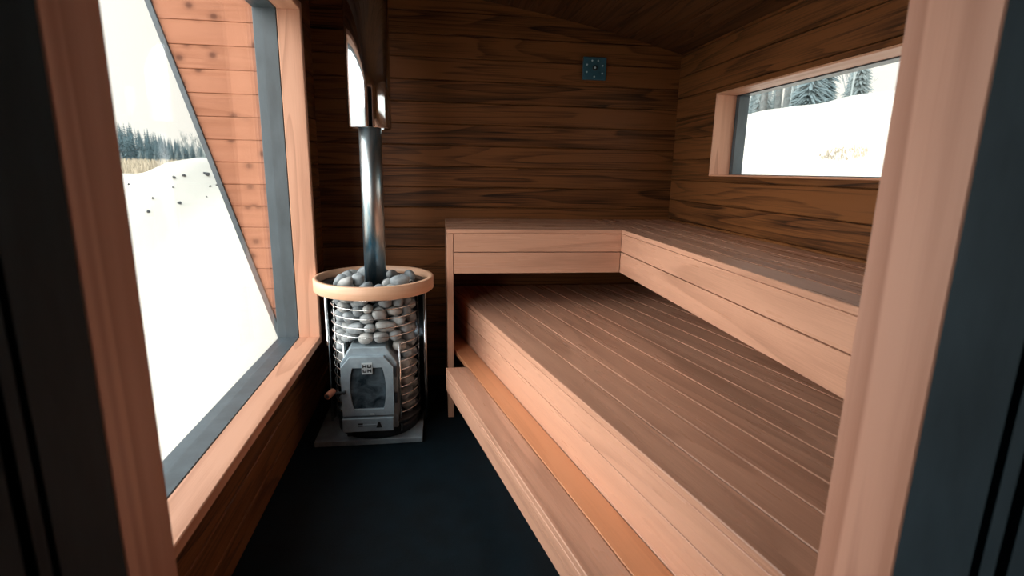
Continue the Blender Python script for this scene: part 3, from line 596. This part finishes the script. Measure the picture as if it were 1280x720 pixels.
# dark clods lying on the snow bank
clod_me = []
for k in range(3):
    bm = bmesh.new(); bmesh.ops.create_icosphere(bm, subdivisions=2, radius=1)
    for v in bm.verts:
        n = v.co.normalized(); v.co = Vector((n.x * 1.2, n.y, n.z * .7)) * (1 + .55 * noise.noise(n * 1.6 + Vector((k * 9.1, 0, 0))))
    m = bpy.data.meshes.new('dirt_clod'); bm.to_mesh(m); bm.free(); m.materials.append(M['dirt']); clod_me.append(m)
CLODS = [(-.393, -.018, .035), (-.446, -.023, .02), (-.430, -.021, .022), (-.378, -.037, .022), (-.390, -.038, .016), (-.398, -.056, .014), (-.442, -.068, .02), (-.519, -.036, .014), (-.484, -.060, .012), (-.450, -.041, .010), (-.494, -.083, .018), (-.366, -.068, .018)]
for i, (a, e, r) in enumerate(CLODS):
    y = 3.2
    while y < 8.0 and 1.4 + e * y > ground_z(a * y, y): y += .02
    o = bpy.data.objects.new('dirt_clod', clod_me[i % 3]); COL.objects.link(o); o.location = (a * y, y, ground_z(a * y, y) + r * .25); o.scale = (r, r, r); o.rotation_euler = (.2 * i, .3, 1.1 * i)
    tag(o, 'small dark clod of earth lying on the sunlit snow bank outside the tall left window'.replace('sunlit ', ''), 'clod', 'dark clods on the snow bank')

# dry grass of the field behind the bank
mb = MB(); g = random.Random(3)
for i in range(5200):
    y = g.uniform(17, 44); x = -y * g.uniform(.33, .66); z = ground_z(x, y); h = g.uniform(.12, .42); dx = g.uniform(-.2, .2) * h; wv = .018 + y * .0008
    a = g.uniform(0, PI); c, s = math.cos(a) * wv, math.sin(a) * wv
    mb.face([mb.bm.verts.new((x - c, y - s, z - .03)), mb.bm.verts.new((x + c, y + s, z - .03)), mb.bm.verts.new((x + dx, y + dx * .5, z + h))])
gr = mb.build('dry_grass', M['grass']); tag(gr, 'pale dry grass poking through the snowy field beyond the bank', 'grass', kind='stuff')

mb = MB()
for i in range(200):
    a = g.uniform(0, 2 * PI); q = g.random() ** .5; x = 5.62 + math.cos(a) * q * .11; y = 6.95 + math.sin(a) * q * .45; z = ground_z(x, y); ht = g.uniform(.03, .08); c = g.uniform(-.012, .012)
    mb.face([mb.bm.verts.new((x, y - .012, z - .02)), mb.bm.verts.new((x + c, y + .012, z - .02)), mb.bm.verts.new((x + g.uniform(-.05, .05), y + g.uniform(-.05, .05), z + ht))])
tag(mb.build('dry_grass', M['grass']), 'small pale patch of dry grass on the snow slope outside the low right window', 'grass', kind='stuff')

def conifer_mesh(seed, slim, mat, tiers=17, n=11, low=.06):
    r = random.Random(seed); mb = MB()
    mb.tube([(0, 0, -.03), (0, 0, .98)], .012, 5, r1=.003)
    for k in range(tiers):
        f = k / (tiers - 1); z = low + f * (.92 - low); rad = slim * (1 - f) ** .8 + .010
        for q in range(n):
            a = 2 * PI * (q + r.random()) / n; rr = rad * r.uniform(.45, 1.15); dz = -rr * r.uniform(.15, .7)
            ca, sa = math.cos(a), math.sin(a); wv = rr * r.uniform(.7, 1.3) / n * 2.0
            tip = Vector((ca * rr, sa * rr, z + dz)); root = Vector((0, 0, z + .03)); sd = Vector((-sa, ca, 0)) * wv
            v = [mb.bm.verts.new(root), mb.bm.verts.new(root * .4 + tip * .6 + sd - Z * .012), mb.bm.verts.new(tip), mb.bm.verts.new(root * .4 + tip * .6 - sd - Z * .012)]
            mb.face(v[0:3]); mb.face([v[0], v[2], v[3]])
    me = bpy.data.meshes.new('conifer'); mb.bm.to_mesh(me); mb.bm.free(); me.materials.append(mat); return me
def bare_mesh(seed, levels, mat, spread=.55):
    r = random.Random(seed); mb = MB()
    def grow(p, d, l, rad, lv):
        q = p + d * l; mb.tube([p, (p + q) / 2 + Vector((r.uniform(-1, 1), r.uniform(-1, 1), 0)) * l * .04, q], rad, 4, cap=False, r1=rad * .6)
        if lv == 0: return
        for k in range(r.choice((3, 4, 4, 5))):
            t = r.uniform(.30, 1.0); nd_ = (d + Vector((r.uniform(-1, 1), r.uniform(-1, 1), r.uniform(-.25, .6))) * spread * 1.5).normalized()
            grow(p + d * l * t, nd_, l * r.uniform(.42, .66), rad * .55, lv - 1)
    grow(Vector((0, 0, -.03)), Vector((0, 0, 1)), .52, .013, levels)
    me = bpy.data.meshes.new('bare_tree'); mb.bm.to_mesh(me); mb.bm.free(); me.materials.append(mat); return me
con_d = [conifer_mesh(s, .17, M['conifer']) for s in (1, 2, 3)]; con_p = [conifer_mesh(s, .20, M['conifer_haze']) for s in (4, 5)]
near_d = [conifer_mesh(s, .17, M['conifer_mist'], 44, 26, .14) for s in (11, 12)]; near_p = [conifer_mesh(s, .15, M['conifer_haze'], 44, 26, .22) for s in (13, 14)]
bare = [bare_mesh(s, 4, M['twig']) for s in (6, 7, 8)]
def plant(name, me, x, y, h, label, cat, group, wid=1.0, rz=0.):
    o = bpy.data.objects.new(name, me); COL.objects.link(o); o.location = (x, y, ground_z(x, y)); o.scale = (h * wid, h * wid, h); o.rotation_euler = (0, 0, rz); return tag(o, label, cat, group)
g = random.Random(21)
L_CON = 'dark conifer in the forest beyond the snowy field, seen through the tall left window'
L_PALE = 'haze-pale conifer in front of the dark forest, seen through the tall left window'
L_BARE = 'bare haze-pale tree near the forest edge, seen through the tall left window'
L_R = 'snow-dusted tree along the top of the snow slope, seen through the low right window'
PLACED = []
def half(me): return max(max(abs(v.co.x), abs(v.co.y)) for v in me.vertices)
HALF = {me.name: half(me) for me in con_d + con_p + bare + near_d + near_p}
def try_plant(name, me, x, y, h, label, group, wid, rz):
    r = HALF[me.name] * h * wid * .98
    if any(abs(x - a) < r + q and abs(y - b2) < r + q for a, b2, q in PLACED): return False
    PLACED.append((x, y, r)); plant(name, me, x, y, h, label, 'tree', group, wid=wid, rz=rz); return True
for rt, y, e in ((-.470, 46, .036), (-.4805, 49, .034), (-.461, 50, .040), (-.490, 46.5, .028)):
    try_plant('conifer', con_d[1], rt * y, y, 1.4 + e * y - ground_z(rt * y, y), 'nearer dark conifer in the small clump before the forest, through the tall left window', 'clump of nearer conifers', 1.1, 0)
for rt, y, e in ((-.392, 21, .150), (-.380, 26, .19)):
    try_plant('bare_tree', bare[1], rt * y, y, 1.4 + e * y - ground_z(rt * y, y), 'taller bare tree whose thin twigs reach out beside the slanted wing wall edge', 'tall bare trees by the wing wall', .62, 0)
def scatter(n, tries, fn):
    done = 0
    for _ in range(tries):
        if done >= n: return
        if fn(done): done += 1
def pale(i):
    y = g.uniform(49, 60); rt = g.uniform(-.60, -.38)
    return try_plant('conifer', con_p[i % 2], rt * y, y, 1.4 + g.uniform(.014, .026) * y - ground_z(rt * y, y), L_PALE, 'pale conifers before the forest', 1.5, 0)
def far(i):                                           # forest wall, tall at the left and lower towards the clearing
    y = g.uniform(62, 125); rt = g.uniform(-.59, -.37)
    top = .074 - .36 * max(0, rt + .53) if rt < -.415 else .032
    h = 1.4 + top * g.uniform(.80, 1.06) * y - ground_z(rt * y, y)
    return try_plant('conifer', con_d[i % 3], rt * y, y, max(h, 2.5), L_CON, 'dark conifers in the far forest', g.uniform(.9, 1.15), 0)
def edge_tree(i):
    y = g.uniform(28, 46); rt = g.uniform(-.43, -.34)
    return try_plant('bare_tree', bare[i % 3], rt * y, y, 1.4 + g.uniform(.030, .068) * y - ground_z(rt * y, y), L_BARE, 'bare trees at the forest edge', .55, 0)
def ridge(i):                                         # trees along the top of the slope behind the right window
    x = g.uniform(9.5, 24); rt = g.uniform(.50, .825); y = x / rt; k = i % 5
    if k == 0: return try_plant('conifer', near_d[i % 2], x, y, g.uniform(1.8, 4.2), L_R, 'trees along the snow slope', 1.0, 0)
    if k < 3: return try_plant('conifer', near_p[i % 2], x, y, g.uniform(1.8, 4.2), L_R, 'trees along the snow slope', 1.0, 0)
    return try_plant('bare_tree', bare[i % 3], x, y, g.uniform(3.5, 6), L_R, 'trees along the snow slope', .6, 0)
mb = MB(); mb.tube([(0, 0, -.3), (.03, .02, 3.0), (0, 0, 7.0)], .13, 9, r1=.09)
for k in range(9):
    a = k * 2.4; z = 3.4 + k * .38; mb.tube([(0, 0, z), (math.cos(a) * .9, math.sin(a) * .9, z + .35)], .03, 5, r1=.01)
me = bpy.data.meshes.new('tree_trunk'); mb.bm.to_mesh(me); mb.bm.free(); me.materials.append(M['bark'])
for rt, y in ((.625, 19.0), (.655, 19.6), (.672, 18.2)):
    o = plant('bare_tree', me, rt * y, y, 1.0, 'tall bare grey trunk at the left end of the tree line above the snow slope', 'tree', 'bare trunks above the slope', rz=y)
    PLACED.append((rt * y, y, .95))
scatter(16, 300, pale); scatter(170, 9000, far); scatter(16, 600, edge_tree); scatter(150, 9000, ridge)
# ------------------------------------------------------------------ light
wd = bpy.data.worlds.new('sky'); S.world = wd; wd.use_nodes = True; nt = wd.node_tree
bg = nt.nodes['Background']; tc = nd(nt, 'ShaderNodeTexCoord'); sp = nd(nt, 'ShaderNodeSeparateXYZ'); nt.links.new(tc.outputs['Generated'], sp.inputs[0])
base = ramp(nt, sp.outputs['Z'], [(0, (.54, .505, .44)), (.36, (.54, .510, .45)), (.62, (.84, .94, 1.0)), (1, (.90, .97, 1.0))])
lv = nt.nodes.new('ShaderNodeVectorMath'); lv.operation = 'DOT_PRODUCT'; nt.links.new(tc.outputs['Generated'], lv.inputs[0])
lv.inputs[1].default_value = Vector((-.94, -.16, .27)).normalized()      # bright sky patch added low on the picture-window side to light the risers
lobe = math_n(nt, 'EXPONENT', math_n(nt, 'MULTIPLY', math_n(nt, 'SUBTRACT', lv.outputs['Value'], 1.0), 7.0))
nt.links.new(mixc(nt, 1.0, base, mixc(nt, lobe, (0, 0, 0), (LOBE, LOBE * .955, LOBE * .90)), 'ADD'), bg.inputs['Color'])
bg.inputs['Strength'].default_value = SKY
sun = bpy.data.lights.new('sun', 'SUN'); sun.energy = SUN; sun.angle = R(40); sun.color = (1, .95, .90)
so = bpy.data.objects.new('sun', sun); COL.objects.link(so)          # soft sun added to brighten back wall and stove, along the picture window
so.rotation_euler = Vector((.30, .92, -.25)).to_track_quat('-Z', 'Y').to_euler()

# ------------------------------------------------------------------ camera
cam = bpy.data.cameras.new('camera'); co = bpy.data.objects.new('camera', cam); COL.objects.link(co)
cam.sensor_width = 36; cam.lens = 663.743 * 36 / 1280; cam.clip_start = .02; cam.clip_end = 300
yaw, pit, rol = R(-8.0941), R(-12.4912), R(1.0924)
fwd = Vector((-math.sin(yaw) * math.cos(pit), math.cos(yaw) * math.cos(pit), math.sin(pit))); rt_ = Vector((math.cos(yaw), math.sin(yaw), 0)); up = rt_.cross(fwd)
rt2 = rt_ * math.cos(rol) + up * math.sin(rol); up2 = up * math.cos(rol) - rt_ * math.sin(rol)
mw = Matrix((rt2, up2, -fwd)).transposed().to_4x4(); mw.translation = (0, 0, 1.4); co.matrix_world = mw
cam.dof.use_dof = True; cam.dof.focus_distance = 2.6; cam.dof.aperture_fstop = 3.5
S.camera = co
S.view_settings.view_transform = 'Standard'; S.view_settings.look = 'None'; S.view_settings.gamma = 1; S.view_settings.use_curve_mapping = False
S.view_settings.exposure = EXPO
